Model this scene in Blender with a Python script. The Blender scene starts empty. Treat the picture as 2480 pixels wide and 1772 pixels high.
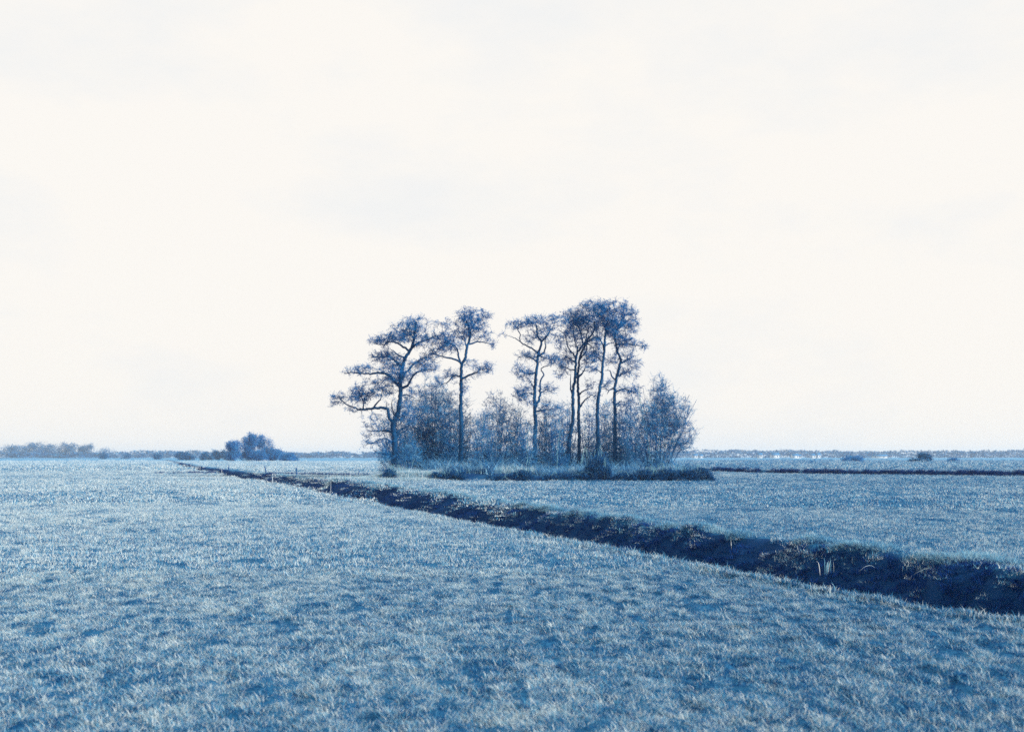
import bpy, math, random
import numpy as np
from mathutils import Vector

R = math.radians
sc = bpy.context.scene
COL = sc.collection
random.seed(7)
rng = np.random.default_rng(11)

# ------------------------------------------------------------------ camera
F, CX, HY, EYE = 2800.0, 1240.0, 1106.0, 1.6      # focal length in photo pixels, centre, eye level, eye height
cam_d = bpy.data.cameras.new('camera')
cam = bpy.data.objects.new('camera', cam_d)
COL.objects.link(cam)
cam.location = (0, 0, EYE)
cam.rotation_euler = (R(90), 0, 0)
cam_d.sensor_width = 36
cam_d.lens = 36 * F / 2480
cam_d.shift_y = (HY - 886) / 2480
cam_d.clip_start = 0.1
cam_d.clip_end = 20000
cam_d.dof.use_dof = True
cam_d.dof.focus_distance = 24
cam_d.dof.aperture_fstop = 2.4
sc.camera = cam

# ------------------------------------------------------------------ sky, sun, exposure
SUN_EL = R(27)
SUN_AZ = math.atan2(1.0, -0.5)                    # clockwise from +Y: the sun stands to the right, a little behind us
world = bpy.data.worlds.new('World')
sc.world = world
world.use_nodes = True
nt = world.node_tree
nt.nodes.clear()
N = nt.nodes.new
out = N('ShaderNodeOutputWorld')
mixs = N('ShaderNodeMixShader')
sky = N('ShaderNodeTexSky')
sky.sky_type = 'NISHITA'
sky.sun_disc = False
sky.sun_elevation = SUN_EL
sky.sun_rotation = SUN_AZ
sky.air_density = 1.0
sky.dust_density = 2.0
bgn = N('ShaderNodeBackground')
bgn.inputs['Strength'].default_value = 0.08
nt.links.new(sky.outputs[0], bgn.inputs[0])
bgc = N('ShaderNodeBackground')                   # the pale, even cloud layer over most of the sky
tc = N('ShaderNodeTexCoord')
mp = N('ShaderNodeMapping')
mp.inputs['Scale'].default_value = (3.0, 3.0, 7.0)
nz = N('ShaderNodeTexNoise')
nz.inputs['Scale'].default_value = 1.3
nz.inputs['Detail'].default_value = 7
nz.inputs['Roughness'].default_value = 0.62
cr = N('ShaderNodeValToRGB')
cr.color_ramp.elements[0].position = 0.33
cr.color_ramp.elements[0].color = (0.925, 0.925, 0.915, 1)
cr.color_ramp.elements[1].position = 0.52
cr.color_ramp.elements[1].color = (1.0, 0.966, 0.915, 1)
nt.links.new(tc.outputs['Generated'], mp.inputs[0])
nt.links.new(mp.outputs[0], nz.inputs['Vector'])
nt.links.new(nz.outputs['Fac'], cr.inputs[0])
nt.links.new(cr.outputs[0], bgc.inputs['Color'])
bgc.inputs['Strength'].default_value = 1.0
mixs.inputs[0].default_value = 0.97
nt.links.new(bgn.outputs[0], mixs.inputs[1])
nt.links.new(bgc.outputs[0], mixs.inputs[2])
nt.links.new(mixs.outputs[0], out.inputs[0])

sd = bpy.data.lights.new('sun', 'SUN')
sd.energy = 4.8
sd.angle = R(0.55)
sd.color = (1.0, 0.975, 0.93)
sun = bpy.data.objects.new('sun', sd)
COL.objects.link(sun)
sv = Vector((math.sin(SUN_AZ) * math.cos(SUN_EL), math.cos(SUN_AZ) * math.cos(SUN_EL), math.sin(SUN_EL)))
sun.rotation_euler = sv.to_track_quat('Z', 'Y').to_euler()

sc.view_settings.view_transform = 'Standard'
sc.view_settings.look = 'None'
sc.view_settings.exposure = 0.0
sc.view_settings.gamma = 1.0
sc.view_settings.use_curve_mapping = False
sc.cycles.max_bounces = 6
sc.cycles.diffuse_bounces = 5
sc.cycles.transmission_bounces = 3
sc.cycles.volume_bounces = 1
sc.cycles.use_denoising = False

# ------------------------------------------------------------------ helpers
def hash2(ix, iy, seed):
    n = (ix.astype(np.int64) * 374761393 + iy.astype(np.int64) * 668265263 + seed * 974711) & 0x7fffffff
    n = ((n ^ (n >> 13)) * 1274126177) & 0x7fffffff
    n = (n ^ (n >> 16)) & 0xffff
    return n / 65535.0

def noise(x, y, wl, seed=0):
    x = np.asarray(x, float) / wl + 1000.3
    y = np.asarray(y, float) / wl + 1000.7
    ix, iy = np.floor(x), np.floor(y)
    fx, fy = x - ix, y - iy
    fx = fx * fx * (3 - 2 * fx); fy = fy * fy * (3 - 2 * fy)
    a = hash2(ix, iy, seed); b = hash2(ix + 1, iy, seed)
    c = hash2(ix, iy + 1, seed); d = hash2(ix + 1, iy + 1, seed)
    return (a * (1 - fx) + b * fx) * (1 - fy) + (c * (1 - fx) + d * fx) * fy - 0.5

def sstep(a, b, x):
    t = np.clip((np.asarray(x, float) - a) / (b - a), 0, 1)
    return t * t * (3 - 2 * t)

# lines of the two ditches, read off the photograph as (pixel x, pixel y) at the height of the field they border
near_px = [(2480, 1506), (2319, 1479), (2242, 1471), (2200, 1458), (2124, 1447), (2030, 1433), (1935, 1415), (1822, 1392), (1727, 1373),
           (1595, 1346), (1504, 1331), (1412, 1314), (1293, 1292), (1222, 1277), (1117, 1257), (1011, 1236),
           (906, 1215), (800, 1199), (742, 1187), (647, 1170), (568, 1156), (520, 1145), (441, 1127)]
far_px = [(2480, 1384), (2319, 1358), (2067, 1329), (1840, 1303), (1651, 1281), (1500, 1261), (1398, 1245), (1258, 1227), (1117, 1208),
          (976, 1187), (800, 1162), (678, 1150), (568, 1141), (470, 1127)]
def ground_line(px, z):
    D = np.array([F * (EYE - z) / (y - HY) for x, y in px])
    X = np.array([(x - CX) / F for x, y in px]) * D
    o = np.argsort(D)
    D, X = D[o], X[o]
    D = np.concatenate([[-60, D[0] - 4], D, [D[-1] + 60, 700, 6000]])
    s = -0.31
    X = np.concatenate([[X[0] - s * (D[2] + 60), X[0] - s * 4], X, [X[-1] + s * 60, X[-1] + s * (700 - D[-4]), X[-1] + s * (6000 - D[-4])]])
    return D, X
# the turf stands some 5 cm above the ground, so its edge hides a little: the ground's own edge lies lower
near_px = [(x, y + 0.028 * (y - HY)) for x, y in near_px]
NL, FL = ground_line(near_px, 0.0), ground_line(far_px, -0.15)
LEFT_X = np.array([-38., -25, -12.7, -8]); LEFT_D = np.array([112., 117, 110, 108])
CROSS_X = np.array([17., 20, 22.5, 24, 27, 30, 35, 39.6, 60, 120])
CROSS_D = np.array([170., 158, 147, 134, 127, 119, 111, 104, 84, 60])

def ditch_w(X, Y):
    xn = np.interp(Y, NL[0], NL[1]) + 0.30 * noise(X, Y, 1.3, 3) + 0.18 * noise(X, Y, 0.35, 4)
    xf = np.interp(Y, FL[0], FL[1]) + 0.7 * noise(X, Y, 1.5, 5) + 0.45 * noise(X, Y, 0.5, 6)
    xf = np.maximum(xf, xn + 1.2)
    fade = 1 - sstep(300, 900, Y)
    return (X - xn) / (xf - xn), fade

def height(X, Y):
    X = np.asarray(X, float); Y = np.asarray(Y, float)
    r = np.hypot(X, Y)
    w, fade = ditch_w(X, Y)
    z = np.where(w < 0.5, 0.0, -0.15) * fade
    prof = np.where(w < 0.5, -0.95 * sstep(0.0, 0.15, w), -0.95 + 0.80 * np.clip((w - 0.80) / 0.2, 0, 1) ** 0.9)
    z = np.where((w > 0) & (w < 1), prof * fade, z)
    sward = (w <= 0) | (w >= 1)
    # gentle camber of the near field towards the ditch
    z += np.where(w <= 0, -0.05 * np.exp(w * 2.0), 0)
    # grove mound
    m = sstep(83.6, 84.6, Y + 1.0 * noise(X, X * 0, 2.5, 8)) * (1 - sstep(113, 118, Y)) * sstep(-11.5, -8.5, X) * (1 - sstep(12.8, 15.6, X))
    z = z + np.where(w >= 1, (0.38 + 0.25 * noise(X, Y, 3.1, 10)) * m, 0)
    # higher land beyond the cross ditch
    cd = np.interp(X, CROSS_X, CROSS_D)
    k = sstep(17, 21, X)
    q = Y - cd - 0.5 * noise(X, Y, 3.0, 9)
    z = z + k * (0.36 * sstep(0.0, 0.7, q) - 0.35 * sstep(-2.6, -1.8, q) * (1 - sstep(-0.6, 0.0, q))) * np.where(w > 1, 1, 0) * (1 - sstep(800, 2500, Y))
    lq = Y - np.interp(X, LEFT_X, LEFT_D)
    z = z - 0.34 * sstep(-1.6, -0.9, lq) * (1 - sstep(0.2, 0.7, lq)) * sstep(-36, -33, X) * (1 - sstep(-11, -9.5, X)) * ((w <= 0) | (w >= 1))
    # relief
    f1 = 1 - sstep(20, 45, r); f2 = 1 - sstep(60, 140, r)
    a = np.where(sward, 1.0, 0.8)
    z += a * (0.04 * noise(X, Y * 0.6, 0.15, 21) + 0.035 * noise(X, Y, 0.14, 22)) * f1 + a * 0.03 * noise(X, Y, 1.1, 23) * f2 + 0.10 * noise(X, Y, 5, 24)
    z += 0.16 * noise(X, Y, 23, 25) * sstep(20, 60, r)
    # tussocks on the lip of the far bank
    lip = np.exp(-((w - 1.02) / 0.07) ** 2)
    z += 0.30 * np.clip(noise(X, Y, 0.8, 26) + 0.05, 0, 1) * lip * (1 - sstep(60, 120, r))
    return z

def H1(x, y):
    return float(height(np.array([x]), np.array([y]))[0])

def ray_hit(px, py, d0=8.0, d1=600.0):
    D = np.geomspace(d0, d1, 6000)
    X = (px - CX) / F * D
    Z = EYE - (py - HY) / F * D
    h = height(X, D)
    i = np.argmax(Z < h)
    return float(X[i]), float(D[i]), float(h[i])

def P(px, py, D):
    return np.array([(px - CX) / F * D, D, EYE - (py - HY) / F * D])

def fast_mesh(name, V, faces, tone=None, smooth=False):
    """faces: list of (n,k) int arrays"""
    me = bpy.data.meshes.new(name)
    V = np.asarray(V, np.float32)
    me.vertices.add(len(V))
    me.vertices.foreach_set('co', V.ravel())
    faces = [f for f in faces if len(f)]
    loops = np.concatenate([f.ravel() for f in faces]).astype(np.int32)
    cnt = np.concatenate([np.full(len(f), f.shape[1]) for f in faces])
    start = np.concatenate([[0], np.cumsum(cnt)[:-1]]).astype(np.int32)
    me.loops.add(len(loops))
    me.loops.foreach_set('vertex_index', loops)
    me.polygons.add(len(cnt))
    me.polygons.foreach_set('loop_start', start)
    me.polygons.foreach_set('loop_total', cnt.astype(np.int32))
    me.update(calc_edges=True)
    me.validate()
    if tone is not None:
        at = me.attributes.new('tone', 'FLOAT', 'POINT')
        at.data.foreach_set('value', np.asarray(tone, np.float32))
    if smooth:
        me.polygons.foreach_set('use_smooth', np.ones(len(me.polygons), bool))
    return me

def put(name, me, mat, parent=None, **props):
    o = bpy.data.objects.new(name, me)
    COL.objects.link(o)
    if mat and me is not None and not me.materials:
        me.materials.append(mat)
    if parent is not None:
        o.parent = parent
        o.matrix_parent_inverse = parent.matrix_basis.inverted()
    for k, v in props.items():
        o[k] = v
    return o

def thing(name, loc, label, cat, group=None):
    o = bpy.data.objects.new(name, None)
    COL.objects.link(o)
    o.location = loc
    o.empty_display_size = 0.2
    o['label'] = label; o['category'] = cat
    if group: o['group'] = group
    return o

def tube(pts, rad, sides=8, wob=0.0):
    pts = np.asarray(pts, float); n = len(pts)
    rad = np.asarray(rad, float)
    t = np.gradient(pts, axis=0)
    t /= np.linalg.norm(t, axis=1)[:, None] + 1e-9
    ref = np.array([0.31, 0.9, 0.3]) if abs(t[0][2]) > 0.5 else np.array([0.1, 0.2, 1.0])
    u = np.cross(t, ref); u /= np.linalg.norm(u, axis=1)[:, None] + 1e-9
    v = np.cross(t, u)
    a = np.linspace(0, 2 * math.pi, sides, endpoint=False)
    rr = rad[:, None] * (1 + (wob * (rng.random((n, sides)) - 0.5) if wob else 0))
    ring = pts[:, None, :] + rr[..., None] * (np.cos(a)[None, :, None] * u[:, None, :] + np.sin(a)[None, :, None] * v[:, None, :])
    V = ring.reshape(-1, 3)
    i = np.arange(n - 1)[:, None] * sides; j = np.arange(sides)[None, :]; j2 = (j + 1) % sides
    q = np.stack([i + j, i + j2, i + sides + j2, i + sides + j], -1).reshape(-1, 4)
    return V, q

class Bag:
    def __init__(s): s.V = []; s.f = {3: [], 4: []}; s.n = 0; s.T = []
    def add(s, V, f, tone=0.5):
        V = np.asarray(V); f = np.asarray(f)
        s.V.append(V); s.f[f.shape[1]].append(f + s.n)
        s.T.append(np.full(len(V), tone) if np.isscalar(tone) else np.asarray(tone)); s.n += len(V)
    def mesh(s, name, smooth=False):
        fs = [np.concatenate(s.f[k]) for k in (3, 4) if s.f[k]]
        return fast_mesh(name, np.concatenate(s.V), fs, np.concatenate(s.T), smooth)

def catmull(p, step):
    p = np.asarray(p, float)
    if len(p) < 3:
        n = max(2, int(np.linalg.norm(p[-1] - p[0]) / step))
        return p[0] + (p[-1] - p[0]) * np.linspace(0, 1, n)[:, None]
    q = np.vstack([2 * p[0] - p[1], p, 2 * p[-1] - p[-2]])
    out_ = []
    for i in range(1, len(q) - 2):
        n = max(1, int(np.linalg.norm(q[i + 1] - q[i]) / step))
        for t in np.arange(n) / n:
            out_.append(0.5 * ((2 * q[i]) + (-q[i - 1] + q[i + 1]) * t + (2 * q[i - 1] - 5 * q[i] + 4 * q[i + 1] - q[i + 2]) * t * t
                               + (-q[i - 1] + 3 * q[i] - 3 * q[i + 1] + q[i + 2]) * t ** 3))
    out_.append(q[-2])
    return np.array(out_)

# ------------------------------------------------------------------ materials (Prussian-blue world: the whole place is seen in blue tones)
def ramp_mat(name, stops, noise_scale=2.0, noise_amt=0.3, fine_scale=None, fine_amt=0.2, translucent=0.0, rough=0.9,
             use_tone=True, rand_amt=0.0, bump=0.0, bump_scale=20, spec=0.06, sward=0.0, shade=False):
    m = bpy.data.materials.new(name); m.use_nodes = True
    t = m.node_tree; t.nodes.clear(); N = t.nodes.new; L = t.links.new
    out = N('ShaderNodeOutputMaterial')
    geo = N('ShaderNodeNewGeometry')
    def mathn(op, a, b):
        n = N('ShaderNodeMath'); n.operation = op
        for i, q in enumerate((a, b)):
            if isinstance(q, (int, float)): n.inputs[i].default_value = q
            else: L(q, n.inputs[i])
        return n.outputs[0]
    def nz(scale, detail=3):
        n = N('ShaderNodeTexNoise'); n.inputs['Scale'].default_value = scale; n.inputs['Detail'].default_value = detail
        L(geo.outputs['Position'], n.inputs['Vector']); return n.outputs['Fac']
    v = 0.5
    if use_tone:
        at = N('ShaderNodeAttribute'); at.attribute_name = 'tone'; v = at.outputs['Fac']
    v = mathn('ADD', v, mathn('MULTIPLY', mathn('SUBTRACT', nz(noise_scale), 0.5), noise_amt * 2))
    if fine_scale: v = mathn('ADD', v, mathn('MULTIPLY', mathn('SUBTRACT', nz(fine_scale, 5), 0.5), fine_amt * 2))
    if sward:                                          # the grass is paler towards the left of the near field
        sx = N('ShaderNodeSeparateXYZ'); L(geo.outputs['Position'], sx.inputs[0])
        mr = N('ShaderNodeMapRange'); L(sx.outputs['X'], mr.inputs[0])
        mr.inputs[1].default_value = 4.0; mr.inputs[2].default_value = -10.0; mr.inputs[3].default_value = 0; mr.inputs[4].default_value = sward
        v = mathn('ADD', v, mr.outputs[0])
    if shade:  # per-tuft darkening; in the fields it carries the painted shade of the hollows
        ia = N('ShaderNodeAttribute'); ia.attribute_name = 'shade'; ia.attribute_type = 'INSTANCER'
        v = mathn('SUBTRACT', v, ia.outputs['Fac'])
    if rand_amt:
        oi = N('ShaderNodeObjectInfo')
        v = mathn('ADD', v, mathn('MULTIPLY', mathn('SUBTRACT', oi.outputs['Random'], 0.5), rand_amt * 2))
    cr = N('ShaderNodeValToRGB')
    while len(cr.color_ramp.elements) < len(stops): cr.color_ramp.elements.new(0.5)
    for e, (p, c) in zip(cr.color_ramp.elements, stops):
        e.position = p; e.color = (*c, 1)
    L(v, cr.inputs[0])
    pb = N('ShaderNodeBsdfPrincipled')
    pb.inputs['Roughness'].default_value = rough
    pb.inputs['Specular IOR Level'].default_value = spec
    L(cr.outputs[0], pb.inputs['Base Color'])
    if bump:
        bn = N('ShaderNodeBump'); bn.inputs['Strength'].default_value = bump
        n = N('ShaderNodeTexNoise'); n.inputs['Scale'].default_value = bump_scale; n.inputs['Detail'].default_value = 6
        L(geo.outputs['Position'], n.inputs['Vector'])
        L(n.outputs['Fac'], bn.inputs['Height']); L(bn.outputs[0], pb.inputs['Normal'])
    if translucent:
        tr = N('ShaderNodeBsdfTranslucent'); L(cr.outputs[0], tr.inputs['Color'])
        mx = N('ShaderNodeMixShader'); mx.inputs[0].default_value = translucent
        L(pb.outputs[0], mx.inputs[1]); L(tr.outputs[0], mx.inputs[2]); L(mx.outputs[0], out.inputs[0])
    else:
        L(pb.outputs[0], out.inputs[0])
    return m

DEEP = (0.007, 0.050, 0.17); DARK = (0.012, 0.105, 0.31); MID = (0.050, 0.25, 0.47); LITE = (0.20, 0.46, 0.61); PALE = (0.72, 0.77, 0.77)
GR_STOPS = [(0.0, (0.006, 0.070, 0.23)), (0.36, (0.018, 0.165, 0.375)), (0.68, (0.115, 0.37, 0.545)), (1.0, (0.70, 0.77, 0.77))]
M_grass = ramp_mat('grass_blades', GR_STOPS, 2.2, 0.14, 0.22, 0.22, translucent=0.35, rand_amt=0.24, sward=0.32, shade=True)
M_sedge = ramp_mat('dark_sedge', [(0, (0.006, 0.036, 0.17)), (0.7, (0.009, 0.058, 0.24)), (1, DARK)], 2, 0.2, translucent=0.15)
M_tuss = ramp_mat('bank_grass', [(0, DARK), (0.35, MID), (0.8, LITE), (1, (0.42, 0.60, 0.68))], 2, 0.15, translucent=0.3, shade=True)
M_pale = ramp_mat('dead_grass', [(0, MID), (0.5, LITE), (1, PALE)], 2, 0.15, translucent=0.3)
M_reed = ramp_mat('dry_reed_leaf', [(0, MID), (0.5, LITE), (1, PALE)], 3, 0.1, translucent=0.3)
M_leaf = ramp_mat('alder_foliage', [(0, (0.010, 0.115, 0.36)), (0.5, (0.026, 0.200, 0.48)), (1, (0.10, 0.38, 0.62))], 0.8, 0.16, translucent=0.25)
M_leaf2 = ramp_mat('shrub_foliage', [(0, (0.012, 0.125, 0.36)), (0.45, (0.040, 0.235, 0.48)), (0.9, (0.32, 0.56, 0.68))], 0.8, 0.22, translucent=0.25)
M_bark = ramp_mat('bark', [(0, (0.004, 0.036, 0.11)), (0.5, (0.006, 0.056, 0.15)), (1, (0.020, 0.105, 0.23))], 1.5, 0.3, 9, 0.4, use_tone=False, bump=0.8, bump_scale=12)
M_stem = ramp_mat('stem_bark', [(0, DEEP), (0.5, DARK), (1, (0.22, 0.4422, 0.4783))], 1.5, 0.3, 8, 0.2)
M_bramble = ramp_mat('bramble_leaf', [(0, (0.006, 0.055, 0.17)), (0.6, (0.011, 0.090, 0.24)), (1, MID)], 1.5, 0.2, translucent=0.1)
M_far = ramp_mat('distant_foliage', [(0, (0.007, 0.06543, 0.1996)), (0.5, (0.018, 0.1182, 0.2855)), (1, (0.06, 0.234, 0.4015))], 0.03, 0.2)
M_post = ramp_mat('weathered_post', [(0, DEEP), (1, DARK)], 6, 0.4, use_tone=False)
M_stake = ramp_mat('white_stake', [(0, (0.4, 0.5, 0.6)), (1, (0.66, 0.7, 0.72))], 10, 0.3, use_tone=False)
M_wall = ramp_mat('whitewashed_wall', [(0, (0.5, 0.55, 0.58)), (1, (0.66, 0.68, 0.68))], 0.5, 0.3, use_tone=False)
M_roof = ramp_mat('tiled_roof', [(0, DARK), (1, MID)], 0.5, 0.3, use_tone=False)

def ground_material():
    m = bpy.data.materials.new('pasture_ground'); m.use_nodes = True
    t = m.node_tree; t.nodes.clear(); N = t.nodes.new; L = t.links.new
    out = N('ShaderNodeOutputMaterial'); geo = N('ShaderNodeNewGeometry')
    pb = N('ShaderNodeBsdfPrincipled'); pb.inputs['Roughness'].default_value = 1; pb.inputs['Specular IOR Level'].default_value = 0.05
    def nz(scale, det):
        n = N('ShaderNodeTexNoise'); n.inputs['Scale'].default_value = scale; n.inputs['Detail'].default_value = det
        n.inputs['Roughness'].default_value = 0.65
        L(geo.outputs['Position'], n.inputs['Vector']); return n.outputs['Fac']
    def mth(op, a, b):
        n = N('ShaderNodeMath'); n.operation = op
        for i, q in enumerate((a, b)):
            if isinstance(q, (int, float)): n.inputs[i].default_value = q
            else: L(q, n.inputs[i])
        return n.outputs[0]
    v = mth('ADD', mth('MULTIPLY', nz(6.0, 6), 0.5), mth('ADD', mth('MULTIPLY', nz(0.35, 8), 0.4), mth('MULTIPLY', nz(0.03, 8), 0.3)))
    cr = N('ShaderNodeValToRGB')
    e = cr.color_ramp.elements
    e[0].position = 0.42; e[0].color = (*DARK, 1)
    e[1].position = 0.80; e[1].color = (0.19, 0.41, 0.58, 1)
    x = e.new(0.6); x.color = (0.09, 0.28, 0.49, 1)
    L(v, cr.inputs[0])
    at = N('ShaderNodeAttribute'); at.attribute_name = 'tone'
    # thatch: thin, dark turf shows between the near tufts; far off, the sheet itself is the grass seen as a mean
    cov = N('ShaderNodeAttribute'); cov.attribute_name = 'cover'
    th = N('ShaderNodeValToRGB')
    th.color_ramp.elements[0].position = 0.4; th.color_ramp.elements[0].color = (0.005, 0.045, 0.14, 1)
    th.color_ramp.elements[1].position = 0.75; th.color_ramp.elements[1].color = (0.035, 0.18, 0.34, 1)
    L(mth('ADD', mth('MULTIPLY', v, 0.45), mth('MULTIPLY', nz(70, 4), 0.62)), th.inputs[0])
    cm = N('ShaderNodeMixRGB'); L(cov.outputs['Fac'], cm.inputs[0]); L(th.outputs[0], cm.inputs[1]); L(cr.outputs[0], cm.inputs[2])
    cr2 = N('ShaderNodeValToRGB')
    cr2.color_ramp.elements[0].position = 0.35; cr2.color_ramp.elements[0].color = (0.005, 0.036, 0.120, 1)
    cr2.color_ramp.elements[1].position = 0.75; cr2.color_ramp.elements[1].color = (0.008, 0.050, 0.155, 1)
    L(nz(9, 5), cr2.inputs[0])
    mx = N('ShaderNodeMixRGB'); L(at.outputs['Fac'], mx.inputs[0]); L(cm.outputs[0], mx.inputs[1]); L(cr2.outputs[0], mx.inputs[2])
    L(mx.outputs[0], pb.inputs['Base Color'])
    bn = N('ShaderNodeBump'); bn.inputs['Strength'].default_value = 0.6; bn.inputs['Distance'].default_value = 0.05
    L(nz(25, 5), bn.inputs['Height']); L(bn.outputs[0], pb.inputs['Normal'])
    L(pb.outputs[0], out.inputs[0])
    return m

# ------------------------------------------------------------------ ground sheet to the horizon
def build_ground():
    fine = np.linspace(-R(33), R(33), 520)
    rest = np.linspace(R(33), 2 * math.pi - R(33), 90)[1:-1]
    ang = np.concatenate([fine, rest])
    rad = np.concatenate([[0.4, 1.2, 2.5], np.geomspace(4.0, 620, 960), np.geomspace(620, 9000, 50)[1:]])
    A, Rr = np.meshgrid(ang, rad)
    X = np.sin(A) * Rr; Y = np.cos(A) * Rr
    Z = height(X, Y)
    w, fade = ditch_w(X, Y)
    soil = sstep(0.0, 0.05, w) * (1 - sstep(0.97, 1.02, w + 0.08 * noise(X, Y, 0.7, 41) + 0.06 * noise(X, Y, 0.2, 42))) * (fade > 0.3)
    cd = np.interp(X, CROSS_X, CROSS_D); q = Y - cd
    dam = np.ones_like(X)
    s = CX + X / np.maximum(Y, 1) * F
    for a, b in ((1843, 1856), (1936, 1946)):
        dam = dam * (1 - ((s > a) & (s < b) & (Y > 60)))
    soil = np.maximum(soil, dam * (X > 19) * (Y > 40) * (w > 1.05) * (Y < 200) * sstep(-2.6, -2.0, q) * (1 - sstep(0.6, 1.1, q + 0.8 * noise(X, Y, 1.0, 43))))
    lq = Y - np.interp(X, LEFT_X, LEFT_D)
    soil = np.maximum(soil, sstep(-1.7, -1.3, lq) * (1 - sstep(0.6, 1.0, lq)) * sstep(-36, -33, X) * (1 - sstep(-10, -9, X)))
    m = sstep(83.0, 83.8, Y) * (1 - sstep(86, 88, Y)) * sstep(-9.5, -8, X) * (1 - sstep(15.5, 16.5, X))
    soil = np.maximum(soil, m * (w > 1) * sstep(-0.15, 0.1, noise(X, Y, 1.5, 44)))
    n, k = X.shape
    V = np.stack([X, Y, Z], -1).reshape(-1, 3)
    i = np.arange(n - 1)[:, None] * k; j = np.arange(k)[None, :]; j2 = (j + 1) % k
    f = np.stack([i + j, i + k + j, i + k + j2, i + j2], -1).reshape(-1, 4)
    f = f[:, ::-1]
    V = np.vstack([V, [[0, 0, 0]]])
    c = np.stack([np.full(k, len(V) - 1), np.arange(k), (np.arange(k) + 1) % k], -1)
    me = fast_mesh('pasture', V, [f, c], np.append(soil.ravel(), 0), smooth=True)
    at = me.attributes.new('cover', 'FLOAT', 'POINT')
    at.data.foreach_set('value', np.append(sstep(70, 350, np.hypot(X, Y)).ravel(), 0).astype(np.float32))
    me.flip_normals() if me.polygons[1000].normal.z < 0 else None
    put('pasture', me, ground_material(), kind='structure', label='tussocky pasture cut by a dark drainage ditch')
build_ground()

# water lying in the bottom of the ditch
def build_water():
    m = bpy.data.materials.new('ditch_water'); m.use_nodes = True
    b = m.node_tree.nodes['Principled BSDF']
    b.inputs['Base Color'].default_value = (0.008, 0.03, 0.12, 1); b.inputs['Roughness'].default_value = 0.12
    b.inputs['Specular IOR Level'].default_value = 0.25
    n = m.node_tree.nodes.new('ShaderNodeTexNoise'); n.inputs['Scale'].default_value = 5
    bn = m.node_tree.nodes.new('ShaderNodeBump'); bn.inputs['Strength'].default_value = 0.08
    m.node_tree.links.new(n.outputs['Fac'], bn.inputs['Height']); m.node_tree.links.new(bn.outputs[0], b.inputs['Normal'])
    D = np.concatenate([np.linspace(-50, 5, 12)[:-1], np.geomspace(5, 320, 120)])
    xn = np.interp(D, NL[0], NL[1]); xf = np.interp(D, FL[0], FL[1]); wd = xf - xn
    V = np.concatenate([np.stack([xn + 0.06 * wd, D, np.full_like(D, -0.84)], -1), np.stack([xf - 0.12 * wd, D, np.full_like(D, -0.84)], -1)])
    k = len(D); i = np.arange(k - 1)
    put('ditch_water', fast_mesh('ditch_water', V, [np.stack([i, i + k, i + k + 1, i + 1], -1)]), m, kind='structure')
build_water()

# ------------------------------------------------------------------ grass
SRC = bpy.data.collections.new('tuft_sources')     # never linked to the scene: only instanced from
def tuft_mesh(name, n, spread, h0, h1, width, segs, lean=0.5, seed=0, toneb=0.0):
    g = np.random.default_rng(seed)
    b = Bag()
    for _ in range(n):
        a = g.random() * 2 * math.pi; rr = spread * math.sqrt(g.random())
        base = np.array([math.cos(a) * rr, math.sin(a) * rr, -0.01 - 0.1 * h0])
        h = h0 + (h1 - h0) * g.random() ** 1.6
        d = g.random() * 2 * math.pi
        ln = lean * (0.2 + g.random())
        dv = np.array([math.cos(d), math.sin(d), 0])
        fv = g.random() * math.pi
        wv = np.array([math.cos(fv), math.sin(fv), 0]) * width * (0.6 + 0.8 * g.random())
        tone = float(np.clip(0.51 + 0.38 * g.standard_normal() + toneb, 0, 1))
        pts = [base + dv * ln * h * t * t + np.array([0, 0, h * (t - 0.25 * ln * t * t)]) for t in np.linspace(0, 1, segs + 1)]
        V = []
        for k, p in enumerate(pts[:-1]):
            s = 1 - 0.5 * k / segs
            V += [p - wv * s / 2, p + wv * s / 2]
        V.append(pts[-1])
        if segs > 1: b.add(V, [[2 * k, 2 * k + 1, 2 * k + 3, 2 * k + 2] for k in range(segs - 1)], tone); off = 0; 
        else: b.add(V, [[0, 1, 2]], tone); continue
        b.f[3].append(np.array([[b.n - 3, b.n - 2, b.n - 1]]))
    return b.mesh(name)

def scatter_group(gname):
    ng = bpy.data.node_groups.new(gname, 'GeometryNodeTree')
    ng.interface.new_socket('Geometry', in_out='INPUT', socket_type='NodeSocketGeometry')
    ng.interface.new_socket('Geometry', in_out='OUTPUT', socket_type='NodeSocketGeometry')
    return ng

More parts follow.
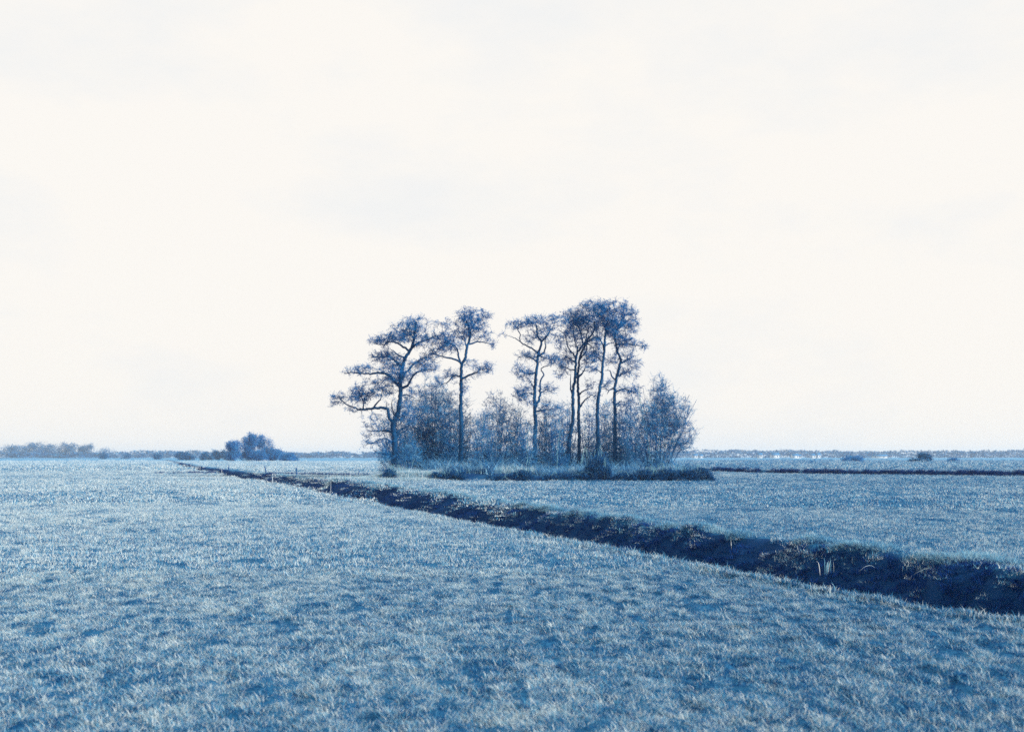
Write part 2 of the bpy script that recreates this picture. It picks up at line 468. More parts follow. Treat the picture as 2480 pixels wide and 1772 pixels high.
def scatter(name, meshes, mat, X, Y, scale, label, cat='grass', zoff=0.0, shade=None):
    c = bpy.data.collections.new(name + '_source')
    for i, me in enumerate(meshes):
        me.materials.append(mat)
        o = bpy.data.objects.new('%s_tuft_%02d' % (name, i), me); c.objects.link(o)
    Z = height(X, Y) + zoff
    n = len(X)
    me = bpy.data.meshes.new(name)
    me.vertices.add(n)
    me.vertices.foreach_set('co', np.stack([X, Y, Z], -1).astype(np.float32).ravel())
    rot = np.stack([rng.normal(0, .12, n), rng.normal(0, .12, n), rng.random(n) * 6.283], -1).astype(np.float32)
    a = me.attributes.new('rot', 'FLOAT_VECTOR', 'POINT'); a.data.foreach_set('vector', rot.ravel())
    a = me.attributes.new('scl', 'FLOAT', 'POINT'); a.data.foreach_set('value', np.asarray(scale, np.float32))
    a = me.attributes.new('pick', 'INT', 'POINT'); a.data.foreach_set('value', rng.integers(0, len(meshes), n).astype(np.int32))
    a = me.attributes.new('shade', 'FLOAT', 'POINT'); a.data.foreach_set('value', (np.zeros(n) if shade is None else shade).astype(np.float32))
    ng = scatter_group(name + '_scatter')
    nn = ng.nodes.new; L = ng.links.new
    gi, go = nn('NodeGroupInput'), nn('NodeGroupOutput')
    ci = nn('GeometryNodeCollectionInfo'); ci.inputs['Collection'].default_value = c
    ci.inputs['Separate Children'].default_value = True; ci.inputs['Reset Children'].default_value = True
    ip = nn('GeometryNodeInstanceOnPoints'); ip.inputs['Pick Instance'].default_value = True
    def attr(nm, dt):
        q = nn('GeometryNodeInputNamedAttribute'); q.data_type = dt; q.inputs['Name'].default_value = nm
        return q.outputs['Attribute']
    L(gi.outputs[0], ip.inputs['Points']); L(ci.outputs[0], ip.inputs['Instance'])
    L(attr('pick', 'INT'), ip.inputs['Instance Index'])
    L(attr('rot', 'FLOAT_VECTOR'), ip.inputs['Rotation'])
    L(attr('scl', 'FLOAT'), ip.inputs['Scale'])
    L(ip.outputs[0], go.inputs[0])
    o = put(name, me, None, kind='stuff', label=label, category=cat)
    md = o.modifiers.new('scatter', 'NODES'); md.node_group = ng
    return o

def fan(n, r0, r1, half=32, exp=2.0):
    a = (rng.random(n) * 2 - 1) * R(half)
    r = np.sqrt(rng.random(n) * (r1 * r1 - r0 * r0) + r0 * r0)
    return np.sin(a) * r, np.cos(a) * r

def keep(X, Y, bald=0.15, bank=0.03):
    w, fade = ditch_w(X, Y)
    wt = w + 0.35 * noise(X, Y, 0.7, 41) + 0.2 * noise(X, Y, 0.25, 42)
    k = (w < 0.035) | (wt > 0.985) | ((wt > 0.90) & (rng.random(len(X)) < bank)) | (fade < 0.3)
    cd = np.interp(X, CROSS_X, CROSS_D); q = Y - cd
    k &= ~((X > 19) & (Y > 60) & (q > -2.3) & (q < 0.7) & (w > 1))
    lq = Y - np.interp(X, LEFT_X, LEFT_D)
    k &= ~((lq > -2.0) & (lq < 1.0) & (X > -35) & (X < -9))
    k &= ~((Y > 83.2) & (Y < 86.5) & (X > -9) & (X < 15))
    return k

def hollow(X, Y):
    # short grass in hollows between the pale tussocks, their shade painted into the tuft tone: 0 = tussock, 1 = hollow; stretched in depth to look round from the camera
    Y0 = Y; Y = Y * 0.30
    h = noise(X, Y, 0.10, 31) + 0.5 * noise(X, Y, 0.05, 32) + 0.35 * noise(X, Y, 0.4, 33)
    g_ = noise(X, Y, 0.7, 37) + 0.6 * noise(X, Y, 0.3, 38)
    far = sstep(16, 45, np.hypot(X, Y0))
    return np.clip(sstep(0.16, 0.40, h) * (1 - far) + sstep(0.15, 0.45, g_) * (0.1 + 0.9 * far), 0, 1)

def field_scale(X, Y):
    s = 1 + 0.65 * noise(X, Y * 0.4, 0.11, 39) + 0.1 * noise(X, Y * 0.3, 0.6, 35) - 0.48 * hollow(X, Y)
    w, _ = ditch_w(X, Y)
    s = s * (1 + 0.45 * np.exp(-((w - 1.02) / 0.05) ** 2) + 0.25 * np.exp(-((w - 0.0) / 0.03) ** 2))
    return np.clip(s, 0.45, 2.6)

def field_grass():
    spec = [('near_grass', 290000, 4.2, 17, 8, dict(n=14, spread=0.035, h0=0.018, h1=0.068, width=0.0046, segs=2, lean=1.2)),
            ('middle_grass', 60000, 16, 42, 6, dict(n=36, spread=0.15, h0=0.02, h1=0.09, width=0.011, segs=1, lean=0.9)),
            ('farther_grass', 34000, 40, 134, 5, dict(n=90, spread=0.6, h0=0.03, h1=0.11, width=0.030, segs=1, lean=0.9)),
            ('distant_grass', 15000, 131, 420, 4, dict(n=200, spread=2.4, h0=0.05, h1=0.15, width=0.10, segs=1, lean=0.9))]
    lab = {'near_grass': 'pale tussocky grass of the near field', 'middle_grass': 'short pale grass along both sides of the ditch',
           'farther_grass': 'grass of the open fields before and beside the grove', 'distant_grass': 'far pasture grass towards the horizon'}
    for nm, n, r0, r1, k, kw in spec:
        X, Y = fan(n, r0, r1, 40 if r0 < 16 else 33)
        m = keep(X, Y)
        if r0 > 100:
            w, _ = ditch_w(X, Y); m &= (w < -0.45) | (w > 1.5)
        X, Y = X[m], Y[m]
        s = field_scale(X, Y) if r1 < 140 else np.clip(1 + 0.5 * noise(X, Y, 20, 36), 0.6, 1.5)
        sh = (0.44 * hollow(X, Y) + 0.30 * noise(X, Y * 0.35, 0.15, 67) + 0.42 * noise(X, Y * 0.45, 0.07, 72) - 0.12 * sstep(11, 22, np.hypot(X, Y)) + 0.05 if r1 < 60 else 0.26 * hollow(X, Y) + 0.25 * noise(X, Y, 7, 62) + 0.3 * noise(X, Y * 0.3, 0.45, 73) if r1 < 140 else 0.25 * noise(X, Y, 26, 64)) - 0.04  # painted shade of hollows and tussock sides, mixed with random tone
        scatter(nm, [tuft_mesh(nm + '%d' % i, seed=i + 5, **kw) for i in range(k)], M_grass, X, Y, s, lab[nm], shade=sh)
field_grass()

# pale lip tussocks along the far bank and longer fringe along the near bank
def lip_grass():
    D = 9 + (130 - 9) * rng.random(9000) ** 1.9
    xf = np.interp(D, FL[0], FL[1]); xn = np.interp(D, NL[0], NL[1])
    X = xf + 0.25 * (xf - xn) * (rng.random(9000) - 0.30) * 0.55
    w, _ = ditch_w(X, D)
    m = (w > 0.975) & (noise(X, D, 0.8, 26) > -0.02)
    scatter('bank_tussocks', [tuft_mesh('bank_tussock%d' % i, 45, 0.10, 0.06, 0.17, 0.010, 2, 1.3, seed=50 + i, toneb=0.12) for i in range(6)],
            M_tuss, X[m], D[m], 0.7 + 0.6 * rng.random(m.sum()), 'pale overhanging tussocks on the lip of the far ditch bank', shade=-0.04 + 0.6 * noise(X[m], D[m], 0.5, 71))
    D = 9 + (110 - 9) * rng.random(4200) ** 1.9
    xn = np.interp(D, NL[0], NL[1])
    X = xn + rng.normal(0, 0.10, 4200)
    w, _ = ditch_w(X, D); m = (w < 0.05) & (w > -0.06)
    scatter('edge_grass', [tuft_mesh('edge_grass%d' % i, 20, 0.09, 0.03, 0.11, 0.007, 2, 0.9, seed=70 + i, toneb=0.1) for i in range(6)],
            M_grass, X[m], D[m], 0.6 + 0.8 * rng.random(m.sum()) ** 2, 'fringe of upright grass along the near edge of the ditch')
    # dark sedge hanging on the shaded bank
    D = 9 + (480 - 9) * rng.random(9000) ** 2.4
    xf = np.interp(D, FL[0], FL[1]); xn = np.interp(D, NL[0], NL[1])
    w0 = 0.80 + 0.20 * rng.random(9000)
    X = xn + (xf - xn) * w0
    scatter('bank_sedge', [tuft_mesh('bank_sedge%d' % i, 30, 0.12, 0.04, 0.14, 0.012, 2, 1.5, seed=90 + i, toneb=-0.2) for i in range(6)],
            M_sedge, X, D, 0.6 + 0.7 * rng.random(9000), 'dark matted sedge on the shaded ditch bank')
lip_grass()

# grove floor: tall pale grass
def grove_grass():
    n = 9000
    X = -9.5 + 23.5 * rng.random(n); Y = 86.5 + 28 * rng.random(n) ** 1.3
    k = (noise(X, Y, 2.2, 61) > -0.22) & (((X < -0.5) & (X > -6.5)) | (rng.random(n) < 0.35))
    X, Y = X[k], Y[k]
    scatter('grove_grass', [tuft_mesh('grove_grass%d' % i, 60, 0.25, 0.2, 0.75, 0.028, 2, 0.8, seed=110 + i, toneb=0.05) for i in range(5)],
            M_pale, X, Y, np.clip((0.6 + 0.6 * rng.random(len(X))) * (1 + 1.1 * noise(X, Y, 1.8, 65)), 0.3, 1.8), 'tall pale dead grass under the trees of the grove')
    n = 5200
    X = -7.0 + 21.0 * rng.random(n); Y = 85.0 + 22 * rng.random(n) ** 1.0
    k = (noise(X, Y, 1.7, 66) + 0.25 * sstep(-2, 4, X) > 0.02)
    scatter('grove_undergrowth', [tuft_mesh('undergrowth%d' % i, 70, 0.3, 0.15, 0.95, 0.030, 2, 1.0, seed=140 + i, toneb=-0.12) for i in range(5)],
            M_leaf2, X[k], Y[k], np.clip((0.3 + 1.0 * rng.random(k.sum()) ** 2) * (1 + 1.6 * noise(X[k], Y[k], 1.3, 68)), 0.2, 1.8), 'dark tangled undergrowth between the trunks of the grove', cat='undergrowth')
    n = 2200                                       # grass beside the first trunk, outside the mound
    X = -13.5 + 8 * rng.random(n); Y = 82.5 + 5 * rng.random(n)
    scatter('rough_grass', [tuft_mesh('rough_grass%d' % i, 50, 0.22, 0.1, 0.36, 0.026, 1, 0.8, seed=120 + i, toneb=0.12) for i in range(4)],
            M_pale, X, Y, 0.6 + 0.6 * rng.random(n), 'rough pale grass at the left foot of the grove')
    n = 1700
    X = -35 + 25 * rng.random(n); Y = np.interp(X, LEFT_X, LEFT_D) - 0.6 + 1.4 * rng.random(n)
    k = rng.random(n) < sstep(-36, -25, X) * 0.8 + 0.2
    scatter('left_ditch_reeds', [tuft_mesh('left_reed%d' % i, 50, 0.28, 0.1, 0.40, 0.03, 1, 0.5, seed=160 + i, toneb=-0.25) for i in range(4)],
            M_sedge, X[k], Y[k], 0.6 + 0.5 * rng.random(k.sum()), 'dark sedge along the narrow side ditch left of the grove')
    # dark reeds in the cross ditch
    n = 3800
    X = 19.5 + 75 * rng.random(n) ** 1.3; cd = np.interp(X, CROSS_X, CROSS_D)
    Y = cd - 0.9 + 1.7 * rng.random(n)
    s = CX + X / Y * F
    k = ~(((s > 1842) & (s < 1857)) | ((s > 1935) & (s < 1947))) & (noise(X, Y, 4, 63) > -0.33)
    scatter('cross_ditch_reeds', [tuft_mesh('cross_reed%d' % i, 50, 0.25, 0.1, 0.42, 0.03, 1, 0.5, seed=130 + i, toneb=-0.25) for i in range(4)],
            M_sedge, X[k], Y[k], 0.7 + 0.5 * rng.random(k.sum()), 'dark reeds along the narrow cross ditch on the right')
grove_grass()

# ------------------------------------------------------------------ woody plants
def leaves(centers, per, sig, size, long_frac, g, slim=0.16, droop=0.0):
    C = np.repeat(centers, per, axis=0)
    n = len(C)
    C = C + g.normal(0, 1, (n, 3)) * np.asarray(sig)
    u = g.normal(0, 1, (n, 3)); u /= np.linalg.norm(u, axis=1)[:, None]
    v = np.cross(u, g.normal(0, 1, (n, 3))); v /= np.linalg.norm(v, axis=1)[:, None]
    lng = g.random(n) < long_frac
    L = size * (0.6 + 0.9 * g.random(n)); W = L * (0.45 + 0.3 * g.random(n))
    L = np.where(lng, L * 3.0, L); W = np.where(lng, L * 0.09, W)
    V = np.stack([C - u * L[:, None] / 2, C + v * W[:, None] / 2, C + u * L[:, None] / 2, C - v * W[:, None] / 2], 1).reshape(-1, 3)
    f = np.arange(4 * n).reshape(n, 4)
    ct = np.repeat(g.normal(0, 0.13, len(centers)), per)
    tone = np.clip(0.5 + ct + g.normal(0, 0.17, n), 0, 1)
    return V, f, np.repeat(tone, 4)

def sprays(centers, dirs, g, per=8, length=0.36, leaf=0.075, leaves_on=3, up=0.15, tw=0.011):
    """fine twigs radiating from the end of each branchlet, with small leaves sitting on them"""
    n = len(centers) * per
    C = np.repeat(centers, per, 0); Dr = np.repeat(dirs, per, 0)
    u = g.normal(0, 0.62, (n, 3)) * np.array([1.15, 1.15, 0.8]) + Dr * 0.65 + np.array([0, 0, up]); u /= np.linalg.norm(u, axis=1)[:, None]
    C = C - Dr * (g.random((n, 1)) * 0.30) + g.normal(0, 0.03, (n, 3))
    L = length * (0.45 + 0.9 * g.random((n, 1)))
    s_ = np.cross(u, g.normal(0, 1, (n, 3))); s_ /= np.linalg.norm(s_, axis=1)[:, None]
    bend = g.normal(0, 0.16, (n, 3)) * L
    M = C + u * L * 0.5 + bend; E = C + u * L
    V1 = np.stack([C - s_ * tw, C + s_ * tw, M + s_ * tw * 0.8, M - s_ * tw * 0.8, E + s_ * tw * 0.3, E - s_ * tw * 0.3], 1).reshape(-1, 3)
    k = np.arange(n)[:, None] * 6
    f1 = np.concatenate([k + [0, 1, 2, 3], k + [3, 2, 4, 5]])
    ct = np.repeat(g.normal(0, 0.13, len(centers)), per)
    t1 = np.repeat(np.clip(0.32 + ct, 0, 1), 6)
    m = n * leaves_on
    t = g.random((m, 1)) * 0.85 + 0.2
    a = np.repeat(C, leaves_on, 0); b = np.repeat(M, leaves_on, 0); c = np.repeat(E, leaves_on, 0)
    P0 = (1 - t) ** 2 * a + 2 * t * (1 - t) * b + t * t * c + g.normal(0, 0.022, (m, 3))
    lu = np.repeat(u, leaves_on, 0) * 0.5 + g.normal(0, 0.7, (m, 3)); lu /= np.linalg.norm(lu, axis=1)[:, None]
    lv = np.cross(lu, g.normal(0, 1, (m, 3))); lv /= np.linalg.norm(lv, axis=1)[:, None]
    LL = leaf * (0.5 + 0.9 * g.random((m, 1))); W = LL * 0.6
    V2 = np.stack([P0 - lu * LL * .5, P0 + lv * W * .5, P0 + lu * LL * .5, P0 - lv * W * .5], 1).reshape(-1, 3)
    f2 = np.arange(4 * m).reshape(m, 4) + len(V1)
    t2 = np.repeat(np.clip(0.5 + np.repeat(ct, leaves_on) + g.normal(0, 0.17, m), 0, 1), 4)
    return np.vstack([V1, V2]), np.vstack([f1, f2]), np.concatenate([t1, t2])

def grow(name, label, cat, D, limbs, blobs, conv, r0, group=None, leafmat=None, barkmat=None, dens=1.0, leaf=0.075, per=22,
         limb_name='limb', main_name='trunk', nmain=1, depth=0.6, seed=1, twig_r=0.012, fol_name='foliage', long_frac=0.35, min_depth=0.7, base_z=None, wob=0.12, spray=0.36, leaves_on=3, up=0.15, grow_blob=1.0):
    g = np.random.default_rng(seed)
    s = 1.0 / conv[2]
    def px(p): return conv[0] + p[0] * s, conv[1] + p[1] * s
    x0, y0 = px(limbs[0][0])
    bx = (x0 - CX) / F * D
    bz = H1(bx, D) if base_z is None else base_z
    root = thing(name, (bx, D, bz), label, cat, group)
    nodes = None; nodep = None
    polys = []
    for li, pl in enumerate(limbs):
        P2 = [px(p) for p in pl]
        if li < nmain:
            off = (li * 0.25 if nmain > 1 else 0)
            if nmain > 1: off = g.normal(0, 0.35)
            ds = [D + off + g.normal(0, 0.04) * k + (depth * off * k / len(P2)) for k in range(len(P2))]
            pts = np.array([P(a, b, d) for (a, b), d in zip(P2, ds)])
            # reach the ground
            gz = H1(pts[0][0], pts[0][1]) if base_z is None else base_z
            pts[0][2] = min(pts[0][2], gz - 0.05)
            if pts[0][2] > gz - 0.05: pts[0][2] = gz - 0.05
        else:
            q = P(P2[0][0], P2[0][1], D)
            dd = np.hypot(nodes[:, 0] / nodes[:, 1] * D - q[0], (nodes[:, 2] - EYE) / nodes[:, 1] * D + EYE - q[2])
            k0 = int(np.argmin(dd)); st = nodes[k0]
            length = sum(math.hypot(P2[i + 1][0] - P2[i][0], P2[i + 1][1] - P2[i][1]) for i in range(len(P2) - 1)) / F * D
            slope = g.uniform(-1, 1) * depth
            pts = [st]; acc = 0
            for i in range(1, len(P2)):
                acc += math.hypot(P2[i][0] - P2[i - 1][0], P2[i][1] - P2[i - 1][1]) / F * D
                pts.append(P(P2[i][0], P2[i][1], st[1] + slope * acc + g.normal(0, 0.05)))
            pts = np.array(pts)
        c = catmull(pts, 0.16)
        ln = np.concatenate([[0], np.cumsum(np.linalg.norm(np.diff(c, axis=0), axis=1))])
        c[1:-1] += g.normal(0, 0.022, c[1:-1].shape)
        if li < nmain:
            ra = r0 * (1.0 - 0.62 * (ln / ln[-1])) + r0 * 0.35 * np.exp(-ln / 0.35) * (1 if nmain == 1 else 0)
        else:
            rs = min(nodep[k0] * 0.82, r0 * 0.6, 0.02 + 0.035 * ln[-1] * (0.6 + 0.4 * g.random()) + 0.015)
            ra = rs * (1 - 0.75 * ln / ln[-1])
        ra = np.maximum(ra, twig_r)
        polys.append((c, ra))
        nodes = c if nodes is None else np.vstack([nodes, c])
        nodep = ra if nodep is None else np.concatenate([nodep, ra])
    for li, (c, ra) in enumerate(polys):
        V, q = tube(c, ra, 10 if li < nmain and nmain == 1 else 6, wob)
        b = Bag(); b.add(V, q, float(np.clip(0.45 + 0.25 * g.standard_normal(), 0, 1)))
        put(main_name if li < nmain else limb_name, b.mesh(main_name if li < nmain else limb_name, True), barkmat or M_bark, root)
    # crown: twigs grow from the nearest wood to leaf clusters spread through each mass
    cl = []
    for (cx, cy, rx, ry, dn) in blobs:
        a, b = px((cx, cy))
        q = P(a, b, D)
        dd = np.hypot(nodes[:, 0] / nodes[:, 1] * D - q[0], (nodes[:, 2] - EYE) / nodes[:, 1] * D + EYE - q[2])
        dep = nodes[int(np.argmin(dd))][1]
        q = P(a, b, dep)
        mx, mz = grow_blob * rx * s / F * D, grow_blob * ry * s / F * D
        my = max(0.85 * max(mx, mz), min_depth)
        area = math.pi * mx * mz
        n = max(3, int(area * dn * dens * 15 / grow_blob ** 2))
        d = g.normal(0, 1, (n, 3)); d /= np.linalg.norm(d, axis=1)[:, None]
        rr = g.random(n) ** 0.45
        cl.append(q + d * rr[:, None] * np.array([mx, my, mz]) * 1.05)
    cl = np.vstack(cl)
    dist = np.array([np.min(np.sum((nodes - c) ** 2, 1)) for c in cl])
    tb = Bag(); ends = []; dirs = []
    cap = np.empty((len(nodes) + 3 * len(cl), 3)); cap[:len(nodes)] = nodes; cnt = len(nodes)
    for k in np.argsort(dist):
        c = cl[k]
        a = cap[:cnt]
        d2 = np.sum((a - c) ** 2, 1) + 0.25 * np.clip(a[:, 2] - c[2], 0, 9) ** 2
        i = int(np.argmin(d2)); p0 = a[i]
        L = float(np.linalg.norm(c - p0))
        if L < 0.05: continue
        j = g.normal(0, 0.09 * L, (2, 3))
        p1 = p0 + (c - p0) * 0.35 + j[0] + np.array([0, 0, 0.04 * L]); p2 = p0 + (c - p0) * 0.7 + j[1] + np.array([0, 0, 0.05 * L])
        r = twig_r * (0.8 + 0.9 * min(L, 2.0))
        V, q = tube([p0, p1, p2, c], [r, r * 0.85, r * 0.65, r * 0.35], 3)
        tb.add(V, q, float(np.clip(0.4 + 0.2 * g.standard_normal(), 0, 1)))
        cap[cnt:cnt + 3] = [p1, p2, c]; cnt += 3
        ends.append(c); dirs.append((c - p2) / (np.linalg.norm(c - p2) + 1e-6))
    put('twigs', tb.mesh('twigs'), barkmat or M_bark, root, kind='stuff')
    V, f, t = sprays(np.array(ends), np.array(dirs), g, per, spray, leaf, leaves_on, up)
    b = Bag(); b.add(V, f, t)
    put(fol_name, b.mesh(fol_name), leafmat or M_leaf, root, kind='stuff')
    return root

CA = (760, 680, 3.248)
CB = (1160, 680, 3.248)
GRP = 'tall trees of the grove'
T1 = dict(limbs=[[(632, 1500), (637, 1300), (628, 1180), (625, 1120), (655, 1060), (672, 960), (682, 880), (680, 830), (685, 740), (702, 670), (722, 600), (762, 540), (785, 470), (800, 380), (805, 320)],
                 [(620, 1110), (595, 1080), (585, 1030), (570, 1000), (470, 1000), (390, 1012), (330, 1000), (240, 960), (190, 910)],
                 [(640, 1060), (612, 1000), (622, 930)], [(570, 1000), (572, 960)], [(390, 1010), (385, 930), (350, 860)], [(470, 1000), (520, 930), (540, 860)],
                 [(682, 855), (735, 825), (765, 775), (800, 725), (880, 700), (960, 700)],
                 [(680, 830), (640, 800), (590, 745), (520, 722), (430, 730), (330, 722), (240, 725)],
                 [(700, 680), (650, 640), (600, 600), (520, 600), (450, 600)], [(722, 600), (670, 590), (640, 560), (600, 535)],
                 [(745, 550), (705, 520), (655, 488), (590, 480), (540, 500), (470, 490)], [(762, 540), (820, 490), (900, 460), (960, 430)],
                 [(785, 470), (760, 400), (735, 330)], [(640, 1385), (600, 1368), (540, 1362), (470, 1330)], [(650, 1200), (700, 1160), (790, 1110)],
                 [(612, 1200), (560, 1180), (440, 1180)], [(638, 1290), (560, 1240), (420, 1285)], [(675, 900), (730, 895), (800, 925)], [(655, 1230), (690, 1190), (740, 1170)], [(665, 790), (720, 730), (800, 640), (880, 600)]],
          blobs=[(800, 350, 105, 80, .8), (700, 410, 110, 75, .9), (640, 450, 70, 50, .8), (555, 470, 110, 42, 1.1), (850, 470, 100, 60, .6), (560, 585, 120, 40, 1.0), (500, 620, 70, 25, .6), (640, 650, 110, 50, 1), (850, 650, 120, 50, .9),
                 (900, 600, 70, 40, .7), (420, 700, 160, 35, .9), (680, 740, 100, 65, 1.3), (245, 725, 50, 16, .35), (900, 700, 90, 35, .5), (500, 790, 110, 40, .5), (600, 790, 60, 40, .9),
                 (370, 890, 90, 80, 1.3), (200, 920, 75, 45, .8), (165, 960, 50, 30, .3), (530, 860, 90, 65, .8), (310, 1010, 120, 18, .6), (480, 1090, 100, 40, .35), (600, 860, 50, 60, .5),
                 (470, 1170, 110, 60, .40), (500, 1280, 110, 50, .5), (560, 1365, 80, 25, .7), (800, 870, 90, 50, .3), (740, 1050, 80, 80, .5), (720, 960, 50, 40, .3), (760, 400, 60, 60, .5)])
T2 = dict(limbs=[[(1155, 1465), (1157, 1300), (1160, 1150), (1155, 1000), (1160, 850), (1160, 750), (1164, 660), (1190, 610), (1200, 550), (1215, 490), (1230, 440), (1225, 380), (1200, 320)],
                 [(1162, 650), (1140, 600), (1130, 540), (1100, 510), (1060, 490), (990, 520)], [(1158, 660), (1145, 635), (1100, 615), (1040, 600), (960, 580), (900, 520)],
                 [(1165, 760), (1220, 745), (1280, 715), (1350, 690), (1400, 700)], [(1158, 740), (1120, 745), (1080, 765), (1050, 800), (990, 820)], [(1212, 500), (1290, 480), (1370, 490), (1420, 500)],
                 [(1228, 400), (1270, 330), (1330, 290)], [(1205, 540), (1190, 480), (1185, 420)], [(1060, 490), (1020, 430), (1010, 370)], [(960, 580), (930, 500), (960, 440)]],
          blobs=[(1225, 262, 80, 45, .9), (1200, 330, 85, 60, 1.1), (1320, 305, 85, 60, .8), (1180, 415, 100, 50, 1.0), (1030, 355, 80, 50, .5), (1330, 430, 75, 50, .5), (1390, 500, 45, 35, .6), (970, 450, 100, 50, 1.0), (1060, 500, 100, 60, 1.2),
                 (960, 560, 70, 42, .8), (1350, 685, 72, 42, 1.0), (1230, 650, 55, 42, .5), (1070, 730, 70, 50, .6), (1000, 800, 50, 32, .4), (1250, 740, 70, 16, .5), (1180, 830, 70, 50, .35), (1290, 250, 60, 40, .4), (1270, 380, 60, 60, .7)])
T3 = dict(limbs=[[(437, 1470), (440, 1250), (445, 1100), (437, 980), (440, 850), (450, 720), (462, 630), (465, 580), (480, 530), (490, 480), (460, 430), (450, 350)],
                 [(462, 585), (430, 540), (380, 510), (325, 480), (320, 410), (265, 330)], [(470, 600), (510, 560), (525, 510), (520, 460), (560, 400)],
                 [(445, 1000), (475, 920), (482, 850), (485, 780), (510, 735), (487, 705), (505, 675), (560, 665)], [(325, 480), (260, 440), (190, 425)], [(455, 640), (410, 600), (340, 590)],
                 [(450, 720), (400, 730), (320, 715)], [(480, 600), (540, 610), (600, 620)], [(440, 900), (390, 880), (330, 900)], [(440, 860), (410, 800), (390, 770)], [(478, 880), (520, 860), (560, 850)], [(450, 1030), (520, 1010), (600, 1010)], [(490, 480), (540, 420), (600, 330)]],
          blobs=[(290, 345, 75, 42, .7), (195, 422, 45, 18, .3), (350, 335, 75, 50, .7), (450, 325, 85, 50, .9), (540, 350, 65, 60, .6), (600, 300, 55, 50, .6), (470, 410, 95, 45, .7), (390, 470, 55, 34, .6), (580, 440, 65, 50, .5),
                 (370, 590, 75, 42, .7), (320, 700, 55, 50, .6), (370, 735, 75, 50, .7), (590, 620, 55, 42, 1.3), (470, 600, 65, 42, .8), (330, 890, 75, 60, 1.1), (400, 800, 55, 50, .5), (530, 850, 75, 45, .7), (560, 1000, 90, 55, .5), (400, 960, 60, 50, .4)])
T4 = dict(limbs=[[(695, 1450), (712, 1260), (738, 1100), (740, 980), (738, 880), (755, 750), (762, 650), (765, 590), (800, 530), (840, 480), (900, 400), (910, 320)],
                 [(760, 610), (720, 550), (690, 490), (680, 430)], [(763, 600), (775, 540), (750, 470), (740, 390)], [(753, 765), (800, 740), (830, 710), (865, 702)], [(738, 900), (722, 850), (722, 740)],
                 [(820, 510), (810, 450), (790, 380), (800, 320)], [(840, 480), (850, 410), (860, 330)], [(745, 700), (700, 690), (640, 660)], [(750, 640), (700, 600), (650, 580)]],
          blobs=[(740, 285, 85, 75, 1.1), (790, 340, 95, 75, 1.5), (720, 430, 85, 55, .9), (860, 235, 105, 70, .9), (650, 325, 55, 50, .6), (785, 480, 75, 50, .7), (680, 600, 85, 60, .8), (640, 500, 55, 50, .5), (660, 680, 75, 45, .6), (870, 345, 75, 70, .9), (900, 185, 100, 35, .45), (640, 740, 60, 40, .4)])

T4b = dict(limbs=[[(782, 1450), (790, 1250), (785, 1100), (785, 950), (778, 800), (783, 680), (800, 580), (850, 490), (880, 462), (930, 442), (960, 460)],
                  [(790, 630), (830, 570), (850, 520), (850, 450), (900, 380)], [(780, 900), (830, 860), (880, 850)], [(785, 760), (830, 700), (850, 650)], [(850, 490), (890, 520), (910, 570)], [(785, 1000), (840, 930), (890, 900)]],
           blobs=[(900, 560, 65, 60, 1.0), (830, 645, 55, 50, .6), (870, 820, 55, 42, .5), (890, 900, 75, 50, .35), (905, 430, 60, 60, .7), (830, 560, 50, 50, .6)])
T5 = dict(limbs=[[(930, 1450), (935, 1200), (930, 1050), (945, 880), (965, 750), (975, 650), (985, 560), (992, 450), (1000, 400), (1010, 320)],
                 [(975, 630), (930, 600), (885, 590)], [(985, 560), (968, 490), (940, 440), (920, 370)], [(988, 510), (1030, 490), (1065, 490)], [(965, 740), (930, 700), (895, 690)], [(945, 850), (985, 830), (1010, 800)], [(1000, 420), (1040, 330), (1070, 220)], [(1000, 380), (970, 310), (950, 250)]],
          blobs=[(1000, 365, 85, 75, 1.2), (1010, 250, 95, 80, .7), (1060, 200, 105, 50, .55), (955, 265, 75, 75, .8), (1060, 355, 75, 65, 1.3), (910, 610, 70, 50, .8), (900, 690, 55, 50, .5), (1000, 805, 65, 42, .5), (970, 200, 80, 50, .45), (950, 460, 50, 50, .5)])
T6 = dict(limbs=[[(1068, 1460), (1070, 1200), (1070, 1050), (1065, 900), (1078, 780), (1105, 680), (1112, 620), (1088, 550), (1080, 500), (1070, 420), (1105, 350), (1140, 280)],
                 [(1078, 785), (1045, 755), (1030, 710), (990, 705)], [(1062, 850), (1020, 862), (990, 845), (960, 850)], [(1015, 862), (1005, 895)], [(1105, 660), (1160, 625), (1210, 600)], [(1082, 500), (1140, 490), (1220, 505), (1300, 515)],
                 [(1090, 390), (1150, 330), (1200, 280)], [(1090, 560), (1110, 500), (1140, 470)], [(1085, 760), (1130, 730), (1180, 720)], [(1068, 880), (1140, 850), (1230, 880)], [(1070, 980), (1110, 950), (1160, 950)]],
          blobs=[(1140, 295, 105, 90, .8), (1140, 480, 75, 50, 1.4), (1200, 350, 65, 80, .8), (1180, 230, 65, 50, .5), (1305, 512, 38, 22, 1.1), (1225, 500, 75, 32, .5), (1150, 590, 85, 60, .6), (1200, 650, 75, 60, .5), (1160, 730, 85, 60, .6),
                 (1040, 620, 55, 50, .6), (1150, 850, 95, 52, .5), (1230, 880, 85, 52, .4), (1120, 950, 85, 52, .35), (1080, 420, 70, 60, .9), (1110, 1000, 70, 50, .4)])
